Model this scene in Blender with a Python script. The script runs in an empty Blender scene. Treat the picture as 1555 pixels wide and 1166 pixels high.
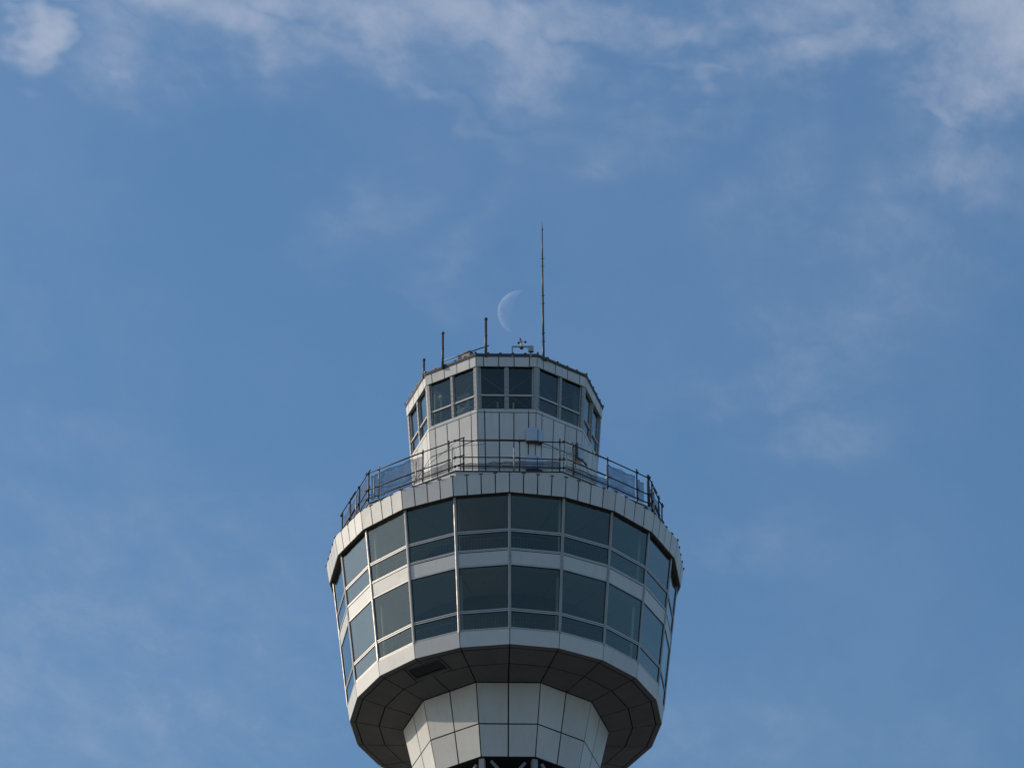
import bpy, bmesh, math, random
from mathutils import Vector, Matrix
random.seed(7)
R = math.radians
scene = bpy.context.scene
col = scene.collection

# ------------------------------------------------------------------ camera
YAW, PITCH, ROLL = R(0.1155), R(33.3875), R(-0.3560)
CAM = Vector((0.0, -150.177, 1.6))
FPX, PW, PH = 7050.0, 1555.0, 1166.0
fw = Vector((math.sin(YAW)*math.cos(PITCH), math.cos(YAW)*math.cos(PITCH), math.sin(PITCH)))
rt0 = Vector((math.cos(YAW), -math.sin(YAW), 0)); up0 = rt0.cross(fw)
rt = rt0*math.cos(ROLL) + up0*math.sin(ROLL); up = up0*math.cos(ROLL) - rt0*math.sin(ROLL)
cd = bpy.data.cameras.new('camera'); cam = bpy.data.objects.new('camera', cd); col.objects.link(cam)
cd.sensor_fit = 'HORIZONTAL'; cd.sensor_width = 36.0; cd.lens = 36.0*FPX/PW
cd.clip_start = 0.5; cd.clip_end = 60000
m = Matrix((rt, up, -fw)).transposed().to_4x4(); m.translation = CAM; cam.matrix_world = m
scene.camera = cam
def ray(u, v): return fw + rt*((u-PW/2)/FPX) - up*((v-PH/2)/FPX)
def on_z(u, v, z):
    d = ray(u, v); return CAM + d*((z-CAM.z)/d.z)
def on_y(u, v, y):
    d = ray(u, v); return CAM + d*((y-CAM.y)/d.y)

# ------------------------------------------------------------------ light
SUN_AZ, SUN_EL = R(-79), R(23.6)          # azimuth from +Y, negative to the left
sun_dir = Vector((math.sin(SUN_AZ)*math.cos(SUN_EL), math.cos(SUN_AZ)*math.cos(SUN_EL), math.sin(SUN_EL)))
sl = bpy.data.lights.new('sun', 'SUN'); sl.energy = 2.85; sl.angle = R(0.53); sl.color = (1.0, 0.85, 0.655)
so = bpy.data.objects.new('sun', sl); col.objects.link(so)
so.rotation_euler = sun_dir.to_track_quat('Z', 'Y').to_euler(); so.location = (-60, 20, 130)

world = bpy.data.worlds.new('World'); scene.world = world; world.use_nodes = True
wn, wl = world.node_tree.nodes, world.node_tree.links
bg = wn['Background']; bg.inputs[1].default_value = 0.135
sky = wn.new('ShaderNodeTexSky'); sky.sky_type = 'NISHITA'; sky.sun_disc = False
sky.sun_elevation = SUN_EL; sky.sun_rotation = SUN_AZ
sky.altitude = 0; sky.air_density = 1.9; sky.dust_density = 1.9; sky.ozone_density = 8.8
scene.view_settings.view_transform = 'Standard'; scene.view_settings.look = 'None'
scene.view_settings.gamma = 1.0; scene.view_settings.use_curve_mapping = False
scene.view_settings.exposure = 0.0

# high thin cloud: a layer met by each sky direction at (x/z, y/z)
def N(t, **kw):
    n = wn.new(t)
    for k, v in kw.items(): setattr(n, k, v)
    return n
def MATH(op, a, b=None, clamp=False):
    n = N('ShaderNodeMath', operation=op); n.use_clamp = clamp
    for i, s in enumerate((a, b)):
        if s is None: continue
        if isinstance(s, (int, float)): n.inputs[i].default_value = s
        else: wl.new(s, n.inputs[i])
    return n.outputs[0]
tc = N('ShaderNodeTexCoord'); sx = N('ShaderNodeSeparateXYZ'); wl.new(tc.outputs['Generated'], sx.inputs[0])
zc = MATH('MAXIMUM', sx.outputs[2], 0.06)
lx = MATH('DIVIDE', sx.outputs[0], zc); ly = MATH('DIVIDE', sx.outputs[1], zc)
cp = N('ShaderNodeCombineXYZ'); wl.new(lx, cp.inputs[0]); wl.new(ly, cp.inputs[1])
def layer_xy(u, v):
    d = ray(u, v); return d.x/d.z, d.y/d.z
def noise(scale, detail, rough, dist, loc, rot=0.0, stretch=1.0):
    m1 = N('ShaderNodeMapping'); wl.new(cp.outputs[0], m1.inputs[0])
    m1.inputs['Scale'].default_value = (1, -.54, 1); m1.inputs['Rotation'].default_value = (0, 0, rot); m1.inputs['Location'].default_value = loc
    m2 = N('ShaderNodeMapping'); wl.new(m1.outputs[0], m2.inputs[0]); m2.inputs['Scale'].default_value = (stretch, 1, 1)
    n = N('ShaderNodeTexNoise'); n.inputs['Scale'].default_value = scale; n.inputs['Detail'].default_value = detail
    n.inputs['Roughness'].default_value = rough; n.inputs['Distortion'].default_value = dist
    wl.new(m2.outputs[0], n.inputs[0]); return n.outputs[0]
# banks of cloud: (u, v, radius across, radius along, tilt in degrees, density)
BANKS = [(160, 70, 160, 50, 25, .34), (480, 110, 260, 50, 8, .36), (760, 130, 200, 40, 20, .32), (1180, 130, 160, 50, 10, .30), (1450, 260, 170, 80, 15, .34), (1000, 180, 200, 40, 10, .22), (420, -10, 420, 45, 4, .45), (820, 0, 240, 60, 5, .5), (1300, 20, 300, 80, 5, .42), (30, 64, 58, 34, 42, .95), (-90, 0, 80, 50, 0, .6), (60, -10, 90, 30, 10, .35),
         (250, 30, 130, 70, 30, .72), (340, 70, 130, 60, 25, .62), (430, 10, 130, 60, 20, .66), (560, 60, 110, 60, 30, .58),
         (660, 25, 150, 70, 10, .72), (760, 60, 130, 70, 30, .66), (840, 90, 100, 55, 30, .60), (870, 20, 90, 50, 10, .55),
         (1035, 105, 80, 24, 25, .30), (1050, 15, 130, 40, 0, .42), (1160, 45, 110, 45, 10, .36),
         (1260, 110, 130, 55, -25, .52), (1370, 80, 130, 80, -10, .60), (1530, 50, 150, 120, -20, .95), (1480, 140, 120, 60, 0, .52), (1420, 175, 100, 28, 25, .42),
         (1330, 440, 200, 110, -30, .26), (1180, 300, 130, 70, -50, .26), (690, 375, 110, 34, -45, .19), (650, 480, 60, 34, 70, .15),
         (915, 215, 110, 50, 10, .30), (660, 160, 130, 26, 28, .34), (1400, 250, 180, 70, -40, .26), (560, 330, 120, 40, -40, .20),
         (120, 1040, 480, 230, 5, .26), (140, 830, 300, 60, -12, .22), (300, 920, 200, 50, -40, .20), (60, 680, 200, 60, 10, .16),
         (1200, 590, 160, 40, -12, .26), (1210, 670, 110, 35, -12, .24), (1140, 830, 130, 45, 10, .16), (1080, 1120, 180, 110, 0, .22), (1440, 1130, 240, 80, 0, .12)]
wn1 = N('ShaderNodeTexNoise'); wn1.inputs['Scale'].default_value = 13; wn1.inputs['Detail'].default_value = 4; wn1.inputs['Roughness'].default_value = .6; wl.new(cp.outputs[0], wn1.inputs[0])
wsub = N('ShaderNodeVectorMath', operation='SUBTRACT'); wl.new(wn1.outputs['Color'], wsub.inputs[0]); wsub.inputs[1].default_value = (.5, .5, .5)
wmul = N('ShaderNodeVectorMath', operation='MULTIPLY'); wl.new(wsub.outputs[0], wmul.inputs[0]); wmul.inputs[1].default_value = (.085, .15, 0)
wcp = N('ShaderNodeVectorMath', operation='ADD'); wl.new(cp.outputs[0], wcp.inputs[0]); wl.new(wmul.outputs[0], wcp.inputs[1])
cov = None
for u, v, a, b, t, dens in BANKS:
    c0 = layer_xy(u, v); c1 = layer_xy(u+a*math.cos(R(t)), v+a*math.sin(R(t))); c2 = layer_xy(u-b*math.sin(R(t)), v+b*math.cos(R(t)))
    ax = Vector((c1[0]-c0[0], c1[1]-c0[1])); by = Vector((c2[0]-c0[0], c2[1]-c0[1]))
    det = ax.x*by.y - ax.y*by.x
    r1 = Vector((by.y/det, -by.x/det, 0)); r2 = Vector((-ax.y/det, ax.x/det, 0))
    s = N('ShaderNodeVectorMath', operation='SUBTRACT'); wl.new(wcp.outputs[0], s.inputs[0]); s.inputs[1].default_value = (c0[0], c0[1], 0)
    ds = []
    for q in (r1, r2):
        d = N('ShaderNodeVectorMath', operation='DOT_PRODUCT'); wl.new(s.outputs[0], d.inputs[0]); d.inputs[1].default_value = q
        ds.append(MATH('POWER', d.outputs['Value'], 2.0))
    g = MATH('MULTIPLY', MATH('EXPONENT', MATH('MULTIPLY', MATH('ADD', ds[0], ds[1]), -0.9)), dens)
    cov = g if cov is None else MATH('MAXIMUM', cov, g)
# the same kind of cloud goes on over the rest of the sky
far = noise(1.4, 3, .55, .3, (3.1, 7.7, 0))
mr = N('ShaderNodeMapRange'); wl.new(far, mr.inputs[0]); mr.inputs[1].default_value = .5; mr.inputs[2].default_value = .72; mr.inputs[3].default_value = 0; mr.inputs[4].default_value = .6
inview = MATH('MULTIPLY', MATH('EXPONENT', MATH('MULTIPLY', MATH('ADD', MATH('POWER', MATH('SUBTRACT', lx, 0.0), 2.0), MATH('POWER', MATH('SUBTRACT', ly, 1.56), 2.0)), -6.0)), 1.0)
cov = MATH('MAXIMUM', cov, MATH('MULTIPLY', mr.outputs[0], MATH('SUBTRACT', 1.0, inview, True)))
n1 = noise(30, 9, .64, .25, (1.7, 0.4, 0), R(35), .85)      # lumps, a little drawn out along the wind
n2 = noise(90, 5, .68, .3, (5.2, 2.4, 0), R(30), .55)       # fibres
nn = MATH('ADD', MATH('MULTIPLY', n1, .74), MATH('MULTIPLY', n2, .26))
xx = MATH('ADD', nn, MATH('MULTIPLY', cov, .36))
mn = N('ShaderNodeMapRange'); mn.interpolation_type = 'SMOOTHSTEP'; wl.new(xx, mn.inputs[0])
mn.inputs[1].default_value = .44; mn.inputs[2].default_value = .95; mn.inputs[3].default_value = 0; mn.inputs[4].default_value = 1
soft = MATH('MULTIPLY', cov, .22)
cl = MATH('ADD', MATH('MULTIPLY', MATH('MULTIPLY', mn.outputs[0], MATH('MULTIPLY', cov, 2.5, True)), .52), soft)
veil = noise(9, 6, .62, .3, (8.3, 1.1, 0), R(35), .8)
cl = MATH('ADD', cl, MATH('MULTIPLY', MATH('SUBTRACT', veil, .43, True), .24), True)
CLOUD = (3.35, 3.75, 4.65, 1)
mixc = N('ShaderNodeMix', data_type='RGBA'); wl.new(cl, mixc.inputs['Factor'])
wl.new(sky.outputs[0], mixc.inputs['A']); mixc.inputs['B'].default_value = CLOUD
wl.new(mixc.outputs['Result'], bg.inputs[0])

# ------------------------------------------------------------------ materials
def mat(name, base, rough=.5, metal=0.0, spec=.5, var=0.0, vscale=3.0, rnd=0.0, streak=0.0, bump=0.0, bscale=40.0):
    mt = bpy.data.materials.new(name); mt.use_nodes = True
    n, l = mt.node_tree.nodes, mt.node_tree.links; b = n['Principled BSDF']
    b.inputs['Base Color'].default_value = (*base, 1); b.inputs['Roughness'].default_value = rough
    b.inputs['Metallic'].default_value = metal; b.inputs['Specular IOR Level'].default_value = spec
    geo = n.new('ShaderNodeNewGeometry'); cur = None
    def mul(prev, fac):
        mm = n.new('ShaderNodeMix'); mm.data_type = 'RGBA'; mm.blend_type = 'MULTIPLY'; mm.inputs['Factor'].default_value = 1
        if prev is None: mm.inputs['A'].default_value = (*base, 1)
        else: l.new(prev, mm.inputs['A'])
        cc = n.new('ShaderNodeCombineColor')
        for k in range(3): l.new(fac, cc.inputs[k])
        l.new(cc.outputs[0], mm.inputs['B']); return mm.outputs['Result']
    def mapr(src, a0, a1, b0, b1):
        q = n.new('ShaderNodeMapRange'); l.new(src, q.inputs[0])
        for i, v in enumerate((a0, a1, b0, b1)): q.inputs[i+1].default_value = v
        return q.outputs[0]
    def nz(scale, detail=5, sc=(1, 1, 1), rough_=.6):
        mp = n.new('ShaderNodeMapping'); l.new(geo.outputs['Position'], mp.inputs[0]); mp.inputs['Scale'].default_value = sc
        t = n.new('ShaderNodeTexNoise'); t.inputs['Scale'].default_value = scale; t.inputs['Detail'].default_value = detail; t.inputs['Roughness'].default_value = rough_
        l.new(mp.outputs[0], t.inputs[0]); return t.outputs[0]
    if var: cur = mul(cur, mapr(nz(vscale), .3, .7, 1-var, 1+var*.4))
    if streak: cur = mul(cur, mapr(nz(5.0, 6, (1, 1, .16)), .52, .74, 1, 1-streak))
    if rnd:
        oi = n.new('ShaderNodeObjectInfo'); cur = mul(cur, mapr(oi.outputs['Random'], 0, 1, 1-rnd, 1+rnd*.5))
    if cur is not None: l.new(cur, b.inputs['Base Color'])
    if var: l.new(mapr(nz(vscale*2.3), .3, .7, rough*.85, min(1, rough*1.2)), b.inputs['Roughness'])
    if bump:
        bp = n.new('ShaderNodeBump'); bp.inputs['Strength'].default_value = bump; bp.inputs['Distance'].default_value = .01
        l.new(nz(bscale, 3), bp.inputs['Height']); l.new(bp.outputs[0], b.inputs['Normal'])
    return mt
M = {}
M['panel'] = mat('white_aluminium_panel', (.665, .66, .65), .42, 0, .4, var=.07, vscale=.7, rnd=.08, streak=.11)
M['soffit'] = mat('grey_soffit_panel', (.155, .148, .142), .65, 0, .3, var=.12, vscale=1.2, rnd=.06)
M['mullion'] = mat('aluminium_mullion', (.37, .36, .352), .45, .15, .5, var=.10, vscale=2.0, streak=.22, rnd=.05)
M['frame'] = mat('aluminium_frame', (.55, .54, .53), .38, .25, .5, var=.08)
M['seal'] = mat('black_seal', (.018, .018, .019), .7)
M['bronze'] = mat('dark_brown_return', (.045, .036, .031), .6, var=.15)
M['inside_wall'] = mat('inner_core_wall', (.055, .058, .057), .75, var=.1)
M['ceiling'] = mat('inner_ceiling', (.40, .41, .38), .85, var=.05)
M['floor'] = mat('inner_floor', (.55, .52, .45), .6, var=.15)
M['white_in'] = mat('inner_white_paint', (.80, .82, .78), .6, var=.06)
M['cap'] = mat('dark_grey_capping', (.10, .10, .105), .5, .2, .5, var=.15)
M['deck'] = mat('roof_deck', (.22, .22, .21), .85, var=.2)
M['pipe'] = mat('weathered_scaffold_pipe', (.075, .066, .058), .6, .3, .5, var=.3, vscale=3)
M['stub'] = mat('galvanised_upright', (.42, .42, .42), .45, .4, .5, var=.2, vscale=6)
M['pole'] = mat('grey_painted_pole', (.085, .075, .072), .45, .1, .5, var=.12, vscale=1.5)
M['rod'] = mat('grey_rod', (.10, .09, .088), .45, .2, .5, var=.10, vscale=1.5)
M['vent_metal'] = mat('grey_vent_metal', (.20, .20, .21), .5, .2, .5, var=.12)
M['box'] = mat('pale_blue_grey_box', (.47, .56, .66), .4, 0, .5, var=.06)
M['light_metal'] = mat('pale_metal', (.42, .42, .42), .4, .3, .5, var=.15, vscale=8)
M['yellow'] = mat('pale_yellow_plastic', (.55, .48, .18), .5)
M['steel'] = mat('pale_painted_steel', (.30, .30, .32), .5, .1, .5, var=.15, vscale=2)
M['shaft'] = mat('dark_lift_shaft', (.030, .020, .020), .7, var=.2)
M['wire'] = mat('black_cable', (.02, .02, .02), .6)
M['concrete'] = mat('base_concrete', (.30, .29, .27), .85, var=.2, bump=.2)
def make_glass():
    mt = bpy.data.materials.new('tinted_window_glass'); mt.use_nodes = True
    n, l = mt.node_tree.nodes, mt.node_tree.links; n.remove(n['Principled BSDF']); out = n['Material Output']
    tr = n.new('ShaderNodeBsdfTransparent'); tr.inputs[0].default_value = (.71, .765, .70, 1)
    gl = n.new('ShaderNodeBsdfGlossy'); gl.inputs['Roughness'].default_value = .0; gl.inputs['Color'].default_value = (.95, 1, 1, 1)
    oi = n.new('ShaderNodeObjectInfo'); mp = n.new('ShaderNodeMapRange'); l.new(oi.outputs['Random'], mp.inputs[0]); mp.inputs[3].default_value = .86; mp.inputs[4].default_value = 1.06
    vm = n.new('ShaderNodeVectorMath'); vm.operation = 'SCALE'; vm.inputs[0].default_value = (.71, .75, .70); l.new(mp.outputs[0], vm.inputs['Scale']); l.new(vm.outputs[0], tr.inputs[0])
    lw = n.new('ShaderNodeLayerWeight'); lw.inputs['Blend'].default_value = .5
    pw = n.new('ShaderNodeMath'); pw.operation = 'POWER'; l.new(lw.outputs['Facing'], pw.inputs[0]); pw.inputs[1].default_value = 3.4
    ma = n.new('ShaderNodeMath'); ma.operation = 'MULTIPLY_ADD'; l.new(pw.outputs[0], ma.inputs[0]); ma.inputs[1].default_value = .90; ma.inputs[2].default_value = .045
    geo = n.new('ShaderNodeNewGeometry'); t = n.new('ShaderNodeTexNoise'); t.inputs['Scale'].default_value = .55; t.inputs['Detail'].default_value = 1
    l.new(geo.outputs['Position'], t.inputs[0]); bp = n.new('ShaderNodeBump'); bp.inputs['Strength'].default_value = .10; bp.inputs['Distance'].default_value = .03
    l.new(t.outputs[0], bp.inputs['Height']); l.new(bp.outputs[0], gl.inputs['Normal'])
    mx = n.new('ShaderNodeMixShader'); l.new(ma.outputs[0], mx.inputs[0]); l.new(tr.outputs[0], mx.inputs[1]); l.new(gl.outputs[0], mx.inputs[2])
    l.new(mx.outputs[0], out.inputs[0]); return mt
M['glass'] = make_glass()
def make_net():
    mt = bpy.data.materials.new('safety_net_mesh'); mt.use_nodes = True
    n, l = mt.node_tree.nodes, mt.node_tree.links; b = n['Principled BSDF']; out = n['Material Output']
    b.inputs['Base Color'].default_value = (.036, .052, .11, 1); b.inputs['Roughness'].default_value = .8
    geo = n.new('ShaderNodeNewGeometry'); t = n.new('ShaderNodeTexNoise'); t.inputs['Scale'].default_value = 3.5; t.inputs['Detail'].default_value = 6; t.inputs['Roughness'].default_value = .7
    l.new(geo.outputs['Position'], t.inputs[0])
    mr = n.new('ShaderNodeMapRange'); l.new(t.outputs[0], mr.inputs[0])
    for i, v in enumerate((.3, .7, .44, .74)): mr.inputs[i+1].default_value = v
    tr = n.new('ShaderNodeBsdfTransparent'); mx = n.new('ShaderNodeMixShader'); l.new(mr.outputs[0], mx.inputs[0])
    l.new(tr.outputs[0], mx.inputs[1]); l.new(b.outputs[0], mx.inputs[2]); l.new(mx.outputs[0], out.inputs[0]); return mt
M['net'] = make_net()
# centre of a dark plain that also paints shade towards the terminator, moon's frame
_v = -ray(788.7, 474.1).normalized(); MARE_SHADE = tuple((_v*.80 - rt*.45 + up*.02)*93.0)
def make_moon():
    mt = bpy.data.materials.new('moon_dust'); mt.use_nodes = True     # seen through the bright air: its light adds to the sky's
    n, l = mt.node_tree.nodes, mt.node_tree.links; n.remove(n['Principled BSDF']); out = n['Material Output']
    tr = n.new('ShaderNodeBsdfTransparent'); df = n.new('ShaderNodeBsdfDiffuse'); df.inputs['Roughness'].default_value = 0
    tcx = n.new('ShaderNodeTexCoord'); t = n.new('ShaderNodeTexNoise'); t.inputs['Scale'].default_value = .022; t.inputs['Detail'].default_value = 6
    l.new(tcx.outputs['Object'], t.inputs[0]); cr = n.new('ShaderNodeValToRGB'); l.new(t.outputs[0], cr.inputs[0])
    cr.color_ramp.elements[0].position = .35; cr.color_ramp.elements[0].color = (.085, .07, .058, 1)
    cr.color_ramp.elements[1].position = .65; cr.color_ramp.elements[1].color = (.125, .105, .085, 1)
    dist = n.new('ShaderNodeVectorMath'); dist.operation = 'DISTANCE'; l.new(tcx.outputs['Object'], dist.inputs[0]); dist.inputs[1].default_value = MARE_SHADE
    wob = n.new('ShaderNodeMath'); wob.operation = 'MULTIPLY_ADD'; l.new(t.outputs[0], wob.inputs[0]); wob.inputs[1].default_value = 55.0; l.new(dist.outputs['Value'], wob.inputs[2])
    mrr = n.new('ShaderNodeMapRange'); mrr.interpolation_type = 'SMOOTHSTEP'; l.new(wob.outputs[0], mrr.inputs[0]); mrr.inputs[1].default_value = 56; mrr.inputs[2].default_value = 112; mrr.inputs[3].default_value = .40; mrr.inputs[4].default_value = 1.15  # darkens the inner crescent: sunlight's fall-off painted into the moon's colour
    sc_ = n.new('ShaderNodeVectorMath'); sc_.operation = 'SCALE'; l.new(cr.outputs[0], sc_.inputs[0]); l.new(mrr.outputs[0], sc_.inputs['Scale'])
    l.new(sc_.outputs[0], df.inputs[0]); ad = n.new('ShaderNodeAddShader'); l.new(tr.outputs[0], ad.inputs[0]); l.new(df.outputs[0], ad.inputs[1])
    l.new(ad.outputs[0], out.inputs[0]); return mt
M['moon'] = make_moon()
def make_ground():
    mt = mat('ground_mix', (.15, .15, .135), .9, var=.45, vscale=.02); return mt
M['ground'] = make_ground()

# ------------------------------------------------------------------ mesh helpers
class MB:
    def __init__(s): s.v, s.f = [], []
    def poly(s, pts): i = len(s.v); s.v += [tuple(p) for p in pts]; s.f.append(list(range(i, i+len(pts)))); return s
    def hull(s, a, b):                      # two loops of equal length -> closed prism (a = outer, counter-clockwise from outside)
        n = len(a); i = len(s.v); s.v += [tuple(p) for p in a] + [tuple(p) for p in b]
        s.f.append(list(range(i, i+n))); s.f.append(list(range(i+2*n-1, i+n-1, -1)))
        for k in range(n):
            q = (k+1) % n; s.f.append([i+q, i+k, i+n+k, i+n+q])
        return s
    def slab(s, quad, t):                   # plate of thickness t behind an outward-facing loop
        q = [Vector(p) for p in quad]; nrm = (q[1]-q[0]).cross(q[2]-q[0]).normalized()
        return s.hull(q, [p - nrm*t for p in q])
    def box(s, o, ex, ey, ez):              # centre and three half-axes
        o, ex, ey, ez = map(Vector, (o, ex, ey, ez))
        a = [o+ez+sx*ex+sy*ey for sx, sy in ((-1, -1), (1, -1), (1, 1), (-1, 1))]; b = [p-2*ez for p in a]
        return s.hull(a, b)
    def tube(s, p, q, r0, r1=None, n=8, caps=True):
        p, q = Vector(p), Vector(q); r1 = r0 if r1 is None else r1; d = (q-p).normalized()
        a = d.orthogonal().normalized(); b = d.cross(a); i = len(s.v)
        for c, r in ((p, r0), (q, r1)):
            for k in range(n): t = 2*math.pi*k/n; s.v.append(tuple(c + (a*math.cos(t)+b*math.sin(t))*r))
        for k in range(n): j = (k+1) % n; s.f.append([i+k, i+j, i+n+j, i+n+k])
        if caps: s.f.append([i+k for k in range(n-1, -1, -1)]); s.f.append([i+n+k for k in range(n)])
        return s
    def path(s, pts, r, n=6):
        for a, b in zip(pts, pts[1:]): s.tube(a, b, r, n=n)
        return s
    def dome(s, c, d, r, seg=8, rings=3):     # open cup
        c, d = Vector(c), Vector(d).normalized(); a = d.orthogonal().normalized(); b = d.cross(a); i = len(s.v)
        for j in range(rings+1):
            t = (math.pi/2)*j/rings
            for k in range(seg):
                p = 2*math.pi*k/seg; s.v.append(tuple(c - d*r*math.cos(t) + (a*math.cos(p)+b*math.sin(p))*r*math.sin(max(t, .12))))
        for j in range(rings):
            for k in range(seg): q = (k+1) % seg; s.f.append([i+j*seg+k, i+j*seg+q, i+(j+1)*seg+q, i+(j+1)*seg+k])
        s.f.append([i+k for k in range(seg)]); return s
    def mesh(s, name):
        me = bpy.data.meshes.new(name); me.from_pydata(s.v, [], s.f)
        bm = bmesh.new(); bm.from_mesh(me); bmesh.ops.recalc_face_normals(bm, faces=bm.faces); bm.to_mesh(me); bm.free()
        me.update(); return me
    def build(s, name, m, parent=None, smooth=False):
        me = s.mesh(name); me.materials.append(M[m])
        if smooth:
            for p in me.polygons: p.use_smooth = len(p.vertices) == 4
        return link(name, me, parent)
def link(name, me, parent=None, rz=0.0):
    o = bpy.data.objects.new(name, me); col.objects.link(o); o.parent = parent; o.rotation_euler = (0, 0, rz); return o
def empty(name, loc=(0, 0, 0)):
    o = bpy.data.objects.new(name, None); col.objects.link(o); o.location = loc; return o
def tag(o, label=None, cat=None, group=None, kind=None):
    for k, v in (('label', label), ('category', cat), ('group', group), ('kind', kind)):
        if v: o[k] = v
    return o
PSI = 1.521
def P(phi, r, z):
    a = R(phi+PSI); return Vector((r*math.sin(a), -r*math.cos(a), z))
def L(a, b, t): return a + (b-a)*t
def ring(n, off, r, z): return [P(off+360/n*k, r, z) for k in range(n)]
def face_quad(p0, p1, r0, z0, r1, z1, t0=0, t1=1, gap=0.0, vgap=None):
    """part t0..t1 of a flat face between azimuths p0 and p1, from (r0,z0) below to (r1,z1) above, shrunk by half a joint"""
    a, b, c, d = P(p0, r0, z0), P(p1, r0, z0), P(p1, r1, z1), P(p0, r1, z1)
    A, B, C, D = L(a, b, t0), L(a, b, t1), L(d, c, t1), L(d, c, t0)
    if gap:
        vgap = gap if vgap is None else vgap
        ex = (B-A).normalized()*gap/2; ez = (D-A).normalized()*vgap/2
        A, B, C, D = A+ex+ez, B-ex+ez, C-ex-ez, D+ex-ez
    return [A, B, C, D]
def jig(q, s=.002): return [p + Vector((random.uniform(-s, s), random.uniform(-s, s), random.uniform(-s, s))) for p in q]
def frustum(n, off, levels, caps=True):
    mb = MB(); i0 = 0
    for (r, z) in levels: mb.v += [tuple(p) for p in ring(n, off, r, z)]
    for j in range(len(levels)-1):
        for k in range(n): q = (k+1) % n; mb.f.append([j*n+k, j*n+q, (j+1)*n+q, (j+1)*n+k])
    if caps: mb.f.append(list(range(n-1, -1, -1))); mb.f.append([(len(levels)-1)*n+k for k in range(n)])
    return mb
def annulus(n, off, ro, ri, z0, z1):
    mb = MB()
    for r, z in ((ro, z0), (ro, z1), (ri, z1), (ri, z0)): mb.v += [tuple(p) for p in ring(n, off, r, z)]
    for j in range(4):
        for k in range(n): q = (k+1) % n; jj = (j+1) % 4; mb.f.append([j*n+k, j*n+q, jj*n+q, jj*n+k])
    return mb

# ------------------------------------------------------------------ ground
g = MB(); gn = 64
g.poly([(12000*math.cos(2*math.pi*k/gn), 12000*math.sin(2*math.pi*k/gn), 0) for k in range(gn)])
tag(g.build('ground', 'ground'), kind='structure')

# ------------------------------------------------------------------ tower
tower = empty('observation_tower')
tag(tower, 'white panelled lookout tower with two-storey glazed drum and smaller glazed cabin on top', 'tower')

# --- shaft under the drum: steel lattice on a base building (nearly all of it below the frame)
fr_lv = [(17.0, 0), (17.0, 15.0)]
base = frustum(10, 18, fr_lv).build('base_building', 'concrete', tower)
LZ = [82.44, 80.55, 76.5, 72.5, 66.5, 60.0, 53.0, 45.5, 37.5, 28.5, 15.0]
def leg_r(z): return 3.04 + max(0, (80-z))**1.55*0.0062
for k in range(10):
    mb = MB()
    for za, zb in zip(LZ, LZ[1:]):
        a, b = P(18+36*k, leg_r(za), za), P(18+36*k, leg_r(zb), zb)
        d = (b-a).normalized(); t = Vector((math.cos(R(18+36*k+PSI)), math.sin(R(18+36*k+PSI)), 0)); n_ = d.cross(t).normalized()
        mid, h = (a+b)/2, (b-a)/2
        mb.box(mid, t*.10, n_*.012, h); mb.box(mid+n_*.085, t*.10, n_*.014, h*.999); mb.box(mid-n_*.085, t*.10, n_*.014, h*.999)
    mb.build('leg', 'steel', tower)
for k in range(10):
    a0, a1 = P(18+36*k, leg_r(LZ[0]), LZ[0]-.05), P(54+36*k, leg_r(LZ[0]), LZ[0]-.05)
    b0, b1 = P(18+36*k, leg_r(LZ[1]), LZ[1]), P(54+36*k, leg_r(LZ[1]), LZ[1])
    c = L(L(a0, a1, .5), L(b0, b1, .5), .30)
    for s0, s1 in ((L(a0, a1, .17), L(b0, b1, .97)), (L(a0, a1, .83)+P(36+36*k, -.11, 0), L(b0, b1, .03)+P(36+36*k, -.11, 0))):
        mb = MB(); d = (s1-s0).normalized(); t = (a1-a0).normalized(); n_ = d.cross(t).normalized()
        for off in (-.026, .026): mb.box((s0+s1)/2 + d.cross(n_).normalized()*off, d.cross(n_)*.019, n_*.05, (s1-s0)/2)
        mb.build('brace', 'steel', tower)
mb = MB()
for za, zb in zip(LZ[1:], LZ[2:]):
    for k in range(10):
        a0, a1 = P(18+36*k, leg_r(za), za), P(54+36*k, leg_r(za), za); b0, b1 = P(18+36*k, leg_r(zb), zb), P(54+36*k, leg_r(zb), zb)
        mb.tube(a0, b1, .07, n=6).tube(a1, b0, .065, n=6).tube(a0, a1, .09, n=6)
mb.build('lower_lattice', 'steel', tower)
frustum(10, 18, [(1.9, 15.0), (1.9, 82.40)]).build('lift_shaft', 'shaft', tower)

# --- tapering column under the drum: 10 faces x 2 x 2 panels
A_, B_, C_, D_ = (5.775, 85.600), (3.801, 85.245), (3.461, 83.711), (3.179, 82.498)
E_, F_ = (4.688, 85.418), (5.552, 85.573)
colm = frustum(10, 18, [(D_[0]-.05, D_[1]+.01), (C_[0]-.05, C_[1]), (B_[0]-.05, B_[1]+.1)]).build('column', 'seal', tower)
for k in range(10):
    p0, p1 = -18+36*k, 18+36*k
    for lo, hi in ((D_, C_), (C_, B_)):
        for t0, t1 in ((0, .5), (.5, 1)):
            MB().slab(jig(face_quad(p0, p1, lo[0], lo[1], hi[0], hi[1], t0, t1, .050)), .03).build('column_panel', 'panel', colm)

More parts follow.
